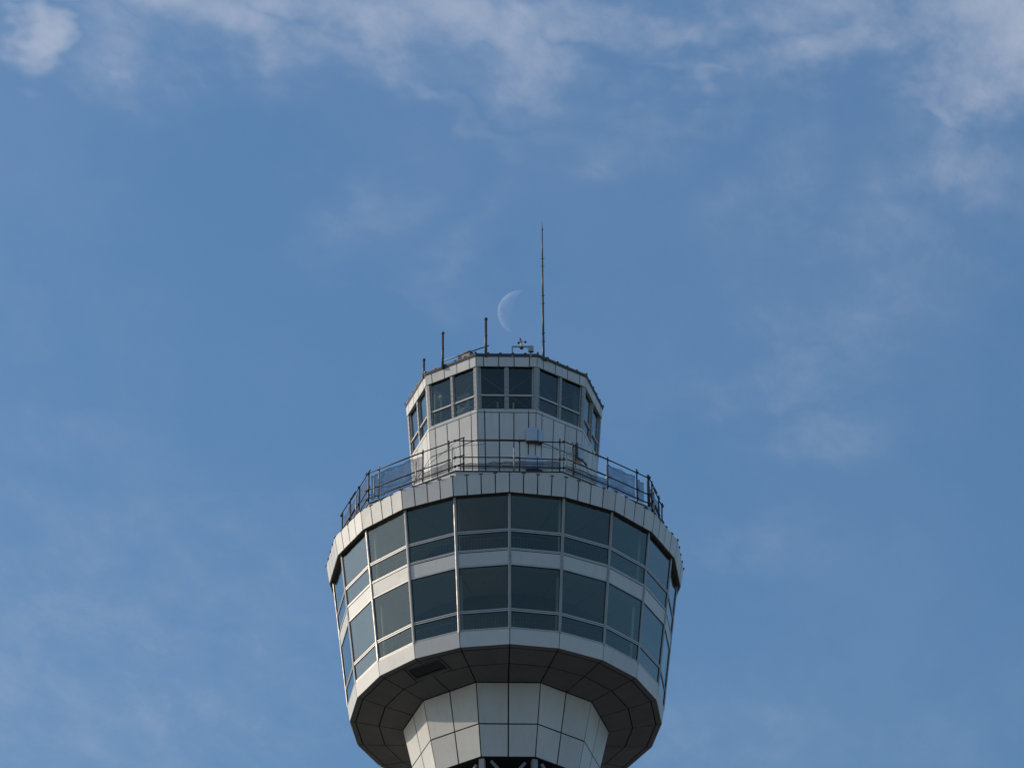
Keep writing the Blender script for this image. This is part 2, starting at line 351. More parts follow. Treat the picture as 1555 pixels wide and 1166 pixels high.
# --- soffit of the drum: three rows of wedge panels, one with a louvred vent
def rB(k20):                                   # inner edge follows the ten-sided column
    return B_[0] if k20 % 2 else B_[0]*math.cos(R(18))
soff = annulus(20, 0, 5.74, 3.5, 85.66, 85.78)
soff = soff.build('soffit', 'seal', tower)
def wedge(pts, t=.03, m='soffit', nm='soffit_panel'):   # pts seen from below
    cen = sum((Vector(p) for p in pts), Vector())/len(pts)
    q = []
    for i, p in enumerate(pts):                # shrink by half a joint
        a, b = Vector(pts[i-1]), Vector(pts[(i+1) % len(pts)]); p = Vector(p)
        e1, e2 = (a-p).normalized(), (b-p).normalized(); sn = max(.3, e1.cross(e2).length)
        q.append(p + (e1+e2)*(.022/sn))
    q2 = [p + Vector((0, 0, t)) for p in q]
    return MB().hull(q, q2).build(nm, m, soff)
VZ = 85.49
vent_px = [(618.6, 1018.9), (669.0, 998.6), (682.5, 1013.0), (629.7, 1031.5)]
def sof(u, v):                                 # a point of the soffit's cone under a pixel
    p = on_z(u, v, VZ)
    for _ in range(4):
        rr = math.hypot(p.x, p.y); z = E_[1] + (rr-E_[0])*(F_[1]-E_[1])/(F_[0]-E_[0]); p = on_z(u, v, z)
    return p
for k in range(20):
    p0, p1 = 18*k, 18*k+18
    a0, a1 = P(p0, *A_), P(p1, *A_); f0, f1 = P(p0, *F_), P(p1, *F_); e0, e1 = P(p0, *E_), P(p1, *E_)
    b0, b1 = P(p0, rB(k), B_[1]), P(p1, rB(k+1), B_[1])
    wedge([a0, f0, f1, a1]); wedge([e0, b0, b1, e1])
    if k == 17:      # -54..-36
        l1a, l1b = L(f0, f1, .56), L(e0, e1, .47)
        wedge([f0, e0, l1b, l1a]); wl_, wf, we = (l1a, l1b), f1, e1
    elif k == 18:    # -36..-18
        l2a, l2b = L(f0, f1, .46), L(e0, e1, .56)
        wedge([l2a, l2b, e1, f1])
        # vent spans the two bays
        va, vb = L(wl_[0], wl_[1], .14), L(l2a, l2b, .14); vc, vd = L(l2a, l2b, .80), L(wl_[0], wl_[1], .80)
        wedge([wf, wl_[0], va, L(va, vb, .5)]); wedge([l2a, wf, L(va, vb, .5), vb])
        wedge([vd, wl_[1], we, l2b, vc])
        ven = MB(); inn = [va, vd, vc, vb]; ce = sum(inn, Vector())/4
        o1 = [L(p, ce, .03) for p in inn]; i1 = [L(p, ce, .13) for p in inn]; dz = Vector((0, 0, .03))
        for i in range(4):
            j = (i+1) % 4; ven.hull([o1[i], o1[j], i1[j], i1[i]], [p+dz for p in (o1[i], o1[j], i1[j], i1[i])])
        vent = ven.build('vent', 'cap', soff)
    else:
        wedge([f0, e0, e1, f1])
# dark louvre blades inside the vent
lv = MB()
for t in [i/9 for i in range(1, 9)]:
    s0, s1 = L(i1[0], i1[1], t), L(i1[3], i1[2], t); lv.box((s0+s1)/2+Vector((0, 0, .05)), (s1-s0)/2, Vector((0, .022, .022)), Vector((0, -.004, .004)))
lv.build('louvre', 'vent_metal', soff)

# --- drum wall
SL = (6.501-5.875)/(91.51-86.165)
def wr(z): return 5.875 + (z-86.165)*SL
J_ = (5.862, 86.19)
band = MB()
# a dark liner behind the panels closes the slab edges
liner1 = annulus(20, 0, 5.72, 5.3, 85.70, 86.17); liner1.build('floor_slab', 'seal', tower)
l2 = MB()
for r, z in ((wr(88.78)-.09, 88.76), (wr(89.26)-.09, 89.27), (5.4, 89.27), (5.4, 88.62), (wr(88.62)-.2, 88.62)): l2.v += [tuple(p) for p in ring(20, 0, r, z)]
for j in range(5):
    for k in range(20): q = (k+1) % 20; jj = (j+1) % 5; l2.f.append([j*20+k, j*20+q, jj*20+q, jj*20+k])
l2.build('floor_slab', 'ceiling', tower)
frustum(20, 0, [(5.35, 85.85), (5.35, 86.14)]).build('floor', 'floor', tower)
frustum(20, 0, [(5.45, 88.66), (5.45, 88.80)]).build('ceiling', 'ceiling', tower)
frustum(20, 0, [(5.45, 88.86), (5.45, 89.24)]).build('floor', 'floor', tower)
frustum(20, 0, [(wr(91.7)-.14, 91.72), (wr(91.9)-.14, 91.92)]).build('ceiling', 'ceiling', tower)
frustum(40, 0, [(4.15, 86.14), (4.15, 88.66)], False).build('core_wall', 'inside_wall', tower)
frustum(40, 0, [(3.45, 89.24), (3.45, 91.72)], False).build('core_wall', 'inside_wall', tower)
for k in range(20):
    p0, p1 = 18*k, 18*k+18
    MB().slab(jig(face_quad(p0, p1, A_[0], A_[1], J_[0], J_[1]-.012, 0, 1, .03, .004)), .05).build('lower_fascia_panel', 'panel', tower)
    q = face_quad(p0, p1, wr(88.765)-.035, 88.765, wr(89.285)-.035, 89.285); MB().slab(jig(q), .04).build('spandrel_panel', 'panel', tower)
# mullions, one mesh for each storey, turned about the axis
def mull(z0, z1):
    mb = MB(); w = .056
    for dep0, dep1, ww in ((0.0, .13, w),):
        t = Vector((math.cos(R(PSI)), math.sin(R(PSI)), 0)); n_ = P(0, 1, 0)
        a, b = P(0, wr(z0), z0), P(0, wr(z1), z1)
        prof = [(-ww, .02), (-ww*.45, 0), (ww*.45, 0), (ww, .02), (ww, .13), (-ww, .13)]
        mb.hull([a + t*x - n_*y for x, y in prof], [b + t*x - n_*y for x, y in prof])
    return mb.mesh('mullion')
for z0, z1 in ((86.17, 89.025), (89.04, 91.60)):
    me = mull(z0, z1); me.materials.append(M['mullion'])
    for k in range(20): link('mullion', me, tower, R(18*k))
# windows
GR = .045
def window_meshes(zs, zt, zh):
    fr = MB(); p0, p1 = 0, 18
    def bar(za, zb, out, dep, t0=.0275, t1=.9725):
        q = face_quad(p0, p1, wr(za)+out, za, wr(zb)+out, zb, t0, t1); fr.slab(q, dep)
    bar(zs+.000, zs+.032, -.016, .05); bar(zs+.050, zs+.082, -.022, .05)
    bar(zt-.052, zt-.014, -.022, .05); bar(zt+.014, zt+.052, -.018, .05)
    bar(zh-.040, zh, -.020, .05)
    for t0, t1 in ((.020, .0274), (.9726, .980)): bar(zs, zh, -.030, .05, t0, t1)
    gk = MB()
    for t0, t1 in ((.0276, .042), (.958, .9724)):
        for za, zb in ((zs+.083, zt-.053), (zt+.053, zh-.041)):
            gk.slab(face_quad(p0, p1, wr(za)-.034, za, wr(zb)-.034, zb, t0, t1), .03)
    for za, zb in ((zs+.0325, zs+.0495), (zt-.0135, zt+.0135), (zt-.075, zt-.0525), (zh-.07, zh-.0405), (zs-.02, zs-.001)):
        gk.slab(face_quad(p0, p1, wr(za)-.032, za, wr(zb)-.032, zb, .043, .957), .03)
    panes = []
    for za, zb in ((zs+.07, zt-.04), (zt+.04, zh-.03)):
        panes.append(MB().slab(face_quad(p0, p1, wr(za)-GR, za, wr(zb)-GR, zb, .034, .966), .012).mesh('pane'))
    return fr.mesh('window_frame'), panes, gk.mesh('seal')
def baluster_mesh(zs, zt):
    mb = MB(); r = wr(zs)-.42; z0, z1 = zs-.03, zt-.02
    a, b = P(0, r, z0), P(18, r, z0); dz = Vector((0, 0, z1-z0))
    for i in range(15):
        t = (i+.5)/15; mb.tube(L(a, b, t), L(a, b, t)+dz, .010, n=5)
    mb.tube(a+dz, b+dz, .024, n=6); mb.tube(a+Vector((0, 0, .06)), b+Vector((0, 0, .06)), .014, n=5)
    return mb.mesh('balustrade')
for zs, zt, zh in ((86.180, 86.945, 88.745), (89.30, 90.085, 91.60)):
    fm, pm, gm = window_meshes(zs, zt, zh); fm.materials.append(M['frame']); gm.materials.append(M['seal'])
    bm_ = baluster_mesh(zs, zt); bm_.materials.append(M['vent_metal'])
    for x in pm: x.materials.append(M['glass'])
    for k in range(20):
        w = link('window', fm, tower, R(18*k)); link('seal', gm, w)
        for x in pm: link('pane', x, w)
        link('balustrade', bm_, tower, R(18*k))
for zc_, ro, ri in ((88.655, 5.40, 4.16), (91.715, 6.25, 3.46)):
    cj = MB()
    for k in range(20):
        a, b = P(18*k, ri, zc_), P(18*k, ro, zc_); t = Vector((math.cos(R(18*k+PSI)), math.sin(R(18*k+PSI)), 0))
        cj.box((a+b)/2, (b-a)/2, t*.006, Vector((0, 0, .003)))
    tag(cj.build('ceiling_joint', 'seal', tower), kind='stuff')
    for k in range(1, 20, 2):
        c = P(18*k+8.0, (ro+ri)/2+.25, zc_-.02); MB().tube(c, c+Vector((0, 0, .03)), .035, .05, n=10).build('smoke_detector', 'cap', tower)
lt = MB().tube(P(3, 5.72, 88.60), P(15, 5.72, 88.60), .012, n=6).mesh('pale_bar'); lt.materials.append(M['light_metal'])  # thin pale bar just below the ceiling of each lower bay
for k in range(20): link('pale_bar', lt, tower, R(18*k))
# white inner columns at the ten corners of the frame
for z0, z1, rr in ((86.14, 88.62, 5.50), (89.24, 91.72, 5.86)):
    mb = MB().tube(P(-54, rr, z0), P(-54, rr+.22, z1), .05, n=14); me = mb.mesh('inner_column'); me.materials.append(M['white_in'])
    for k in range(10): link('inner_column', me, tower, R(36*k))

# --- parapet: 80 folded panels leaning outwards, clips, kerb
G_, H_ = (6.622, 91.516), (6.740, 92.282)
par = MB()
for r, z in ((G_[0]-.045, G_[1]+.02), (H_[0]-.045, H_[1]-.01), (6.0, H_[1]-.02), (6.0, 91.95), (6.0, 91.90), (wr(91.51)-.03, 91.515)): par.v += [tuple(p) for p in ring(20, 0, r, z)]
for j in range(6):
    for k in range(20): q = (k+1) % 20; jj = (j+1) % 6; par.f.append([j*20+k, j*20+q, jj*20+q, jj*20+k])
parapet = par.build('parapet', 'bronze', tower)
for k in range(20):
    p0, p1 = 18*k, 18*k+18
    for i in range(4):
        MB().slab(jig(face_quad(p0, p1, G_[0], G_[1], H_[0], H_[1], i/4, i/4+.25, .042, .002), .003), .035).build('fascia_panel', 'panel', parapet)
        c = L(P(p0, H_[0], H_[1]), P(p1, H_[0], H_[1]), i/4) ; ex = (P(p1, 1, 0)-P(p0, 1, 0)).normalized(); er = Vector((c.x, c.y, 0)).normalized()
        MB().box(c+Vector((0, 0, .008)), ex*.075, er*.035, Vector((0, 0, .012))).build('joint_clip', 'cap', parapet)
frustum(20, 0, [(6.05, 92.0), (6.05, 92.24)]).build('roof_deck', 'deck', tower)
kerb = annulus(10, 18, 6.358, 6.15, 92.20, 92.72).build('kerb', 'panel', tower)
annulus(10, 18, 6.40, 6.12, 92.722, 92.752).build('kerb_capping', 'cap', tower)

# --- lookout cabin
K_, L2_, M_ = (3.768, 99.021), (3.797, 99.425), (3.833, 99.564)
N_, P_ = (3.608, 97.037), (3.441, 94.568)
CS = (N_[0]-P_[0])/(N_[1]-P_[1])
def cr(z): return N_[0] + (z-N_[1])*CS
cabin = frustum(10, 18, [(cr(92.24)-.05, 92.24), (cr(97.1)-.05, 97.1)]).build('cabin_wall', 'seal', tower)
SPLIT = [0, .125, .372, .622, .872, 1]
for k in range(10):
    p0, p1 = -18+36*k, 18+36*k
    for z0, z1 in ((92.26, 94.05), (94.05, 95.86), (95.86, 97.037)):
        for t0, t1 in zip(SPLIT, SPLIT[1:]):
            MB().slab(jig(face_quad(p0, p1, cr(z0), z0, cr(z1), z1, t0, t1, .040)), .03).build('wall_panel', 'panel', cabin)
    for t0, t1 in ((0, .125), (.125, .872), (.872, 1)):
        MB().slab(jig(face_quad(p0, p1, cr(97.037), 97.037, cr(97.18), 97.18, t0, t1, .026)), .06).build('sill_panel', 'panel', cabin)
# cabin floor, ceiling, fittings
frustum(10, 18, [(cr(97.05)-.08, 97.11), (cr(97.1)-.08, 97.16)]).build('floor', 'floor', tower)
frustum(10, 18, [(3.60, 99.16), (3.60, 99.30)]).build('ceiling', 'inside_wall', tower)
ch = MB(); 
for k in range(10): ch.tube(P(18+36*k, 3.30, 97.16), P(18+36*k, 3.30, 99.16), .07, n=12)
for k in range(10):
    me = MB().tube(P(18, 3.28, 97.16), P(18, 3.28, 99.16), .07, n=12).mesh('inner_column') if k == 0 else me
    if k == 0: me.materials.append(M['ceiling'])
    link('inner_column', me, tower, R(36*k))
xb = MB()
a, b, c, d = [face_quad(-18, 18, 3.24, 97.3, 3.34, 98.9)[i] for i in range(4)]
xb.tube(a, c, .011, n=5); xb.tube(b, d, .011, n=5); xm = xb.mesh('cross_brace'); xm.materials.append(M['light_metal'])
for k in range(10): link('cross_brace', xm, tower, R(36*k))
frustum(16, 0, [(.95, 97.16), (.90, 98.0), (.55, 98.35), (.5, 99.16)], False).build('lamp_housing', 'white_in', tower)
def on_plane(u, v, n_, d):
    q_ = ray(u, v); return CAM + q_*((d - CAM.dot(n_))/q_.dot(n_))
nf = P(-36, 1, 0); tf = Vector((math.cos(R(-36+PSI)), math.sin(R(-36+PSI)), 0)); zv = Vector((0, 0, 1))
q = on_plane(669.5, 605, nf, 3.05); q.z = 97.16; hz = on_plane(667, 605, nf, 3.05).z
mb = MB().tube(q, Vector((q.x, q.y, hz-.05)), .030, .055, n=10)
mb.box(Vector((q.x, q.y, hz)) - tf*.07 + nf*.03, tf*.15 + zv*.02, nf*.06, zv*.065); mb.tube(Vector((q.x, q.y, hz+.05)), Vector((q.x, q.y, hz+.28)), .022, .015, n=8)
mb.build('viewing_scope', 'white_in', tower)
c = on_plane(701, 612, nf, 2.85)
sh = MB().box(c - nf*.12 + zv*.02, tf*.26, nf*.03, zv*.42).build('searchlight', 'white_in', tower)
MB().slab([c - tf*.26 - zv*.22 - nf*.07, c - tf*.30 - zv*.62 + nf*.30, c + tf*.24 - zv*.62 + nf*.30, c + tf*.24 - zv*.22 - nf*.07], .02).build('tray', 'white_in', sh)
MB().tube(c - nf*.08, c + nf*.06, .15, .13, n=16).build('lens', 'seal', sh)
for a_ in (-6, 5): 
    q = P(a_, 3.1, 97.16); MB().tube(q, q+Vector((0, 0, .55)), .03, n=8).build('rail_post', 'white_in', tower)
# corner posts with bolts, middle mullions
def cab_post(z0, z1):
    mb = MB(); a0, a1 = P(18, cr(z0), z0), P(18, cr(z1), z1)
    def dirs(phi): return Vector((math.cos(R(phi+PSI)), math.sin(R(phi+PSI)), 0)), P(phi, 1, 0)
    t0, n0 = dirs(0); t1, n1 = dirs(36)
    def sec(o): return [o, o + t1*.125, o + t1*.125 - n1*.10, o - P(18, 1, 0)*.13, o - t0*.125 - n0*.10, o - t0*.125]
    mb.hull(sec(a0), sec(a1)); bo = MB()
    for i in range(9):
        z = z0 + (i+.5)*(z1-z0)/9; o = P(18, cr(z), z)
        for t, n_ in ((t0*-1, n0), (t1, n1)):
            for s in (.095,): c = o + t*s; bo.tube(c - n_*.002, c + n_*.012, .014, n=6)
    return mb.mesh('corner_post'), bo.mesh('bolt')
ZS, ZT, ZH = 97.18, 97.80, 99.10
pm, bm2 = cab_post(ZS, ZH); pm.materials.append(M['mullion']); bm2.materials.append(M['cap'])
def cab_mull():
    mb = MB(); bo = MB(); t = Vector((math.cos(R(PSI)), math.sin(R(PSI)), 0)); n_ = P(0, 1, 0); A18 = math.cos(R(18))
    o0, o1 = P(0, cr(ZS)*A18, ZS), P(0, cr(ZH)*A18, ZH)
    sec = lambda o: [o - t*.052, o + t*.052, o + t*.052 - n_*.10, o - t*.052 - n_*.10]
    mb.hull(sec(o0), sec(o1))
    for i in range(9):
        z = ZS + (i+.5)*(ZH-ZS)/9; o = P(0, cr(z)*A18, z)
        for s in (-.028, .028): bo.tube(o + t*s - n_*.002, o + t*s + n_*.012, .013, n=6)
    return mb.mesh('cabin_mullion'), bo.mesh('bolt')
cm, cb = cab_mull(); cm.materials.append(M['mullion']); cb.materials.append(M['cap'])
for k in range(10):
    o = link('corner_post', pm, tower, R(36*k)); link('bolt', bm2, o)
    o = link('cabin_mullion', cm, tower, R(36*k)); link('bolt', cb, o)
def cab_window(t0, t1):
    fr = MB()
    def bar(za, zb, out, dep, u0=t0, u1=t1): fr.slab(face_quad(-18, 18, cr(za)+out, za, cr(zb)+out, zb, u0, u1), dep)
    bar(ZS+.001, ZS+.035, -.05, .06); bar(ZT-.03, ZT+.03, -.035, .07); bar(ZH-.03, ZH, -.05, .06)
    for u0, u1 in ((t0, t0+.012), (t1-.012, t1)):
        bar(ZS+.036, ZT-.031, -.06, .05, u0, u1); bar(ZT+.031, ZH-.031, -.06, .05, u0, u1)
    panes = [MB().slab(face_quad(-18, 18, cr(za)-.09, za, cr(zb)-.09, zb, t0+.006, t1-.006), .012).mesh('pane') for za, zb in ((ZS+.03, ZT-.02), (ZT+.02, ZH-.02))]
    return fr.mesh('window_frame'), panes
for t0, t1 in ((.056, .476), (.524, .944)):
    fm, pm_ = cab_window(t0, t1); fm.materials.append(M['frame'])
    for x in pm_: x.materials.append(M['glass'])
    for k in range(10):
        w = link('cabin_window', fm, tower, R(36*k))
        for x in pm_: link('pane', x, w)
# cabin fascia and roof
rf = MB()
for r, z in ((K_[0]-.045, K_[1]+.015), (L2_[0]-.045, L2_[1]-.005), (3.4, 99.41), (3.4, 99.12), (cr(99.05)-.06, 99.09)): rf.v += [tuple(p) for p in ring(10, 18, r, z)]
for j in range(5):
    for k in range(10): q = (k+1) % 10; jj = (j+1) % 5; rf.f.append([j*10+k, j*10+q, jj*10+q, jj*10+k])
croof = rf.build('cabin_roof', 'bronze', tower)
frustum(10, 18, [(3.55, 99.31), (3.55, 99.40)]).build('roof_deck', 'deck', croof)
for k in range(10):
    p0, p1 = -18+36*k, 18+36*k
    for t0, t1 in zip(SPLIT, SPLIT[1:]):
        MB().slab(jig(face_quad(p0, p1, K_[0], K_[1], L2_[0], L2_[1], t0, t1, .034, .002)), .035).build('fascia_panel', 'panel', croof)
annulus(10, 18, 3.815, 3.55, 99.427, 99.485).build('capping', 'cap', croof)
annulus(10, 18, 3.835, 3.52, 99.487, 99.560).build('capping', 'cap', croof)
for k in range(10):
    p0, p1 = -18+36*k, 18+36*k
    for t in (0.0, .2, .4, .6, .8):
        c = L(P(p0, 3.83, 99.565), P(p1, 3.83, 99.565), t); er = Vector((c.x, c.y, 0)).normalized(); et = Vector((-er.y, er.x, 0))
        MB().box(c - er*.04 + Vector((0, 0, .012 if t else .03)), et*(.05 if t else .035), er*.06, Vector((0, 0, .018 if t else .035))).build('capping_clip', 'cap', croof)
# low vents on the roof behind the edge
def at_roof(u, v, z=99.56): return on_z(u, v, z)
p = at_roof(692, 546); q = at_roof(703, 541)
hv = MB(); inw = P(-36, -1, 0); ex = (q-p)*.8; ex.z = 0; mid = (p+q)/2 + inw*.50
hv.box(Vector((mid.x, mid.y, 99.66)), ex, inw*.20, Vector((0, 0, .26))); hv.box(Vector((mid.x, mid.y, 99.933)), ex*1.08, inw*.24, Vector((0, 0, .014)))
hv.build('roof_vent', 'vent_metal', tower)

# ------------------------------------------------------------------ things on the roof of the cabin
Z0 = 99.40
rod = empty('lightning_rod', (1.50, -3.36, Z0)); tag(rod, 'tall thin lightning rod with stepped segments, by far the tallest mast on the roof', 'lightning rod')
TOPZ = 105.87
segs = [(Z0, 100.55, .052, .048), (100.55, 102.35, .043, .039), (102.35, 104.15, .034, .030), (104.15, 105.50, .026, .022)]
for z0, z1, r0, r1 in segs:
    MB().tube((0, 0, z0-Z0), (0, 0, z1-Z0), r0, r1, n=12).build('segment', 'rod', rod, True)
for z in (100.30, 100.68, 102.05, 102.42, 103.78, 104.14):
    mb = MB().tube((0, 0, z-Z0-.018), (0, 0, z-Z0+.018), .055 if z < 101 else .046 if z < 103 else .037, n=10)
    for s in (-1, 1): mb.tube((s*.03, 0, z-Z0), (s*.085, 0, z-Z0), .010, n=5)
    mb.build('coupling', 'pole', rod)
MB().tube((0, 0, 105.48-Z0), (0, 0, 105.54-Z0), .036, n=10).tube((0, 0, 105.54-Z0), (0, 0, TOPZ-Z0), .018, .004, n=8).build('spike', 'rod', rod)
MB().box((0, 0, .01), (.12, 0, 0), (0, .12, 0), (0, 0, .012)).build('base_plate', 'pole', rod)

def mast(u, v, zt, label, r=.048):
    b = on_z(u, v, 99.56); o = empty('pole', (b.x, b.y+.06, Z0)); tag(o, label, 'pole', 'short poles on the cabin roof')
    MB().tube((0, 0, 0), (0, 0, zt-Z0), r, n=12).build('shaft', 'pole', o, True)
    MB().tube((0, 0, zt-Z0-.05), (0, 0, zt-Z0+.012), r*1.35, n=12).build('cap', 'pole', o)
    for f_ in (.55, .28):
        if zt-Z0 > 1.2: MB().tube((0, 0, (zt-Z0)*f_), (0, 0, (zt-Z0)*f_+.05), r*1.15, n=12).build('clamp', 'pole', o)
    return o
m1 = mast(672.2, 553.5, 101.06, 'dark capped pole on cabin roof where the sloping brace pipe starts')
m2 = mast(737.8, 536.2, 101.18, 'dark capped pole on cabin roof, the one beside the crescent moon', .054)
m3 = mast(643.5, 568, 100.27, 'shortest dark capped pole at a corner of the cabin roof')
a = on_y(674, 547.6, m1.location.y-.06); b = on_y(742.5, 524.6, m2.location.y-.06)
br = MB().tube(a, b, .024, n=8); brace = br.build('brace_pipe', 'vent_metal', None, True)
brace.parent = None
tag(brace, 'thin pipe clamped sideways between two dark poles on the cabin roof', 'pipe')

# wind gauge on its stand
yA = -3.60
def ga(u, v): return on_y(u, v, yA)
an = empty('anemometer', (ga(792, 536).x, yA, Z0)); tag(an, 'cup anemometer on a low pipe stand at the cabin roof edge', 'anemometer')
def anb(mb, name, m): 
    o = mb.build(name, m, an); o.matrix_parent_inverse = Matrix.Translation(-an.location); return o
l0, l1 = ga(778, 526.5), ga(806, 526.5)
anb(MB().box(L(l0, l1, .5), (l1-l0)*.54, (0, .025, 0), (0, 0, .025)), 'crossbar', 'light_metal')
for l in (l0, l1): anb(MB().box(Vector((l.x, l.y, (Z0+l.z)/2)), (.028, 0, 0), (0, .028, 0), (0, 0, (l.z-Z0)/2-.026)), 'leg', 'light_metal')
c0 = ga(792, 524); anb(MB().tube(c0 - Vector((0, 0, .16)), c0 - Vector((0, 0, .085)), .075, n=10), 'base', 'cap')
anb(MB().tube(c0 - Vector((0, 0, .05)), c0 + Vector((0, 0, .16)), .035, .028, n=10), 'spindle', 'yellow')
hub = c0 + Vector((0, 0, .17))
for ang, dz in ((20, .0), (140, .0), (262, .0)):
    d = Vector((math.cos(R(ang)), math.sin(R(ang)), dz)); e = hub + d*.15
    anb(MB().tube(hub, e, .009, n=5), 'arm', 'cap'); anb(MB().dome(e, Vector((-d.y, d.x, 0)), .055, 10, 3), 'cup', 'cap')
anb(MB().tube(c0 + Vector((-.06, 0, .10)), c0 + Vector((-.07, 0, .33)), .022, n=8), 'sensor', 'cap')
bx = ga(806.3, 531); jb = empty('junction_box', (bx.x, yA-.06, bx.z)); tag(jb, 'small grey junction box fixed to a leg of the wind gauge stand', 'box')
MB().box((0, 0, 0), (.10, 0, 0), (0, .05, 0), (0, 0, .115)).build('case', 'light_metal', jb)
MB().box((.0, -.002, -.135), (.09, 0, 0), (0, .04, 0), (0, 0, .018)).build('gland_plate', 'cap', jb)
cb_ = MB().path([Vector((-.10, 0, .10)), Vector((-.13, 0, .0)), Vector((-.12, 0, -.08)), Vector((-.06, 0, -.12))], .006, 5).build('cable', 'wire', jb)

# ------------------------------------------------------------------ boxes on the cabin wall
def corner_box(z0, z1, name, label, side=True):
    """box wrapping the corner at 18 degrees: one face with the front wall, one with the wall to its right"""
    t0 = Vector((math.cos(R(PSI)), math.sin(R(PSI)), 0)); n0 = P(0, 1, 0)
    t1 = Vector((math.cos(R(36+PSI)), math.sin(R(36+PSI)), 0)); n1 = P(36, 1, 0)
    o = P(18, cr((z0+z1)/2), 0); d = .20
    cx = o + P(18, 1, 0)*(d/math.cos(R(18)))
    e = empty(name, (cx.x, cx.y, z0)); tag(e, label, 'box', 'pale boxes on the cabin wall')
    def prism(loop, za, zb, nm, m):
        s = MB().hull([Vector((p.x, p.y, zb)) - e.location for p in loop], [Vector((p.x, p.y, za)) - e.location for p in loop]); return s.build(nm, m, e)
    wl0, wl1 = .43, .29
    a = cx - t0*wl0; prism([a, cx - t0*.012, o + P(18, 1, 0)*.06 - t0*.012, a - n0*(d-.06)], z0, z1, 'front_cover', 'box')
    b = cx + t1*wl1; prism([cx + t1*.03, b, b - n1*(d-.06), o + P(18, 1, 0)*.06 + t1*.03], z0+.0, z1-.03, 'side_cover', 'box')
    prism([a + t0*.02 - n0*.02, cx - P(18, 1, 0)*.03, b - t1*.02 - n1*.02, b - n1*(d+.0), o, a - n0*(d+.0)], z0-.022, z0-.004, 'bracket', 'pipe')
    return e
def zfor(v, u=807, r=3.66): 
    pt = P(9, r, 0); d = ray(u, v); return (CAM + d*((pt.y-CAM.y)/d.y)).z
zz = [zfor(v) for v in (648, 667, 687.8, 707.5)]
corner_box(zz[1], zz[0], 'wall_box', 'pale blue corner box hung on the cabin wall just under the glazing')
corner_box(zz[3], zz[2], 'wall_box', 'pale blue corner box low on the cabin wall behind the guard rail netting')
# third box near the corner at 54 degrees
t1 = Vector((math.cos(R(36+PSI)), math.sin(R(36+PSI)), 0)); n1 = P(36, 1, 0)
o = P(54, 3.55, 0); cpos = o - t1*.14 + n1*.09; 
def z_at(v, u, pos): d = ray(u, v); return (CAM + d*((pos.y-CAM.y)/d.y)).z
za, zb = z_at(697, 880, cpos), z_at(675.5, 880, cpos)
e3 = empty('wall_box', (cpos.x, cpos.y, za)); tag(e3, 'narrow blue box with dark curved bracket on the shaded side wall of the cabin', 'box', 'pale boxes on the cabin wall')
MB().box((0, 0, (zb-za)/2), t1*.15, n1*.06, (0, 0, (zb-za)/2)).build('cover', 'box', e3)
MB().box(Vector((0, 0, (zb-za)/2)) - t1*.175, t1*.018, n1*.065, (0, 0, (zb-za)/2)).build('back_plate', 'cap', e3)
pth = [Vector((0, 0, -.03)) - t1*.2 + n1*.02, Vector((0, 0, -.07)) + n1*.02 + t1*.05, Vector((0, 0, -.10)) + n1*.02 + t1*.2, Vector((0, 0, -.2)) + n1*.0 + t1*.30]
bk = MB()
for p0, p1 in zip(pth, pth[1:]): d = p1-p0; bk.box((p0+p1)/2, d*.52, n1*.03, d.cross(n1).normalized()*.015)
bk.build('bracket', 'cap', e3)

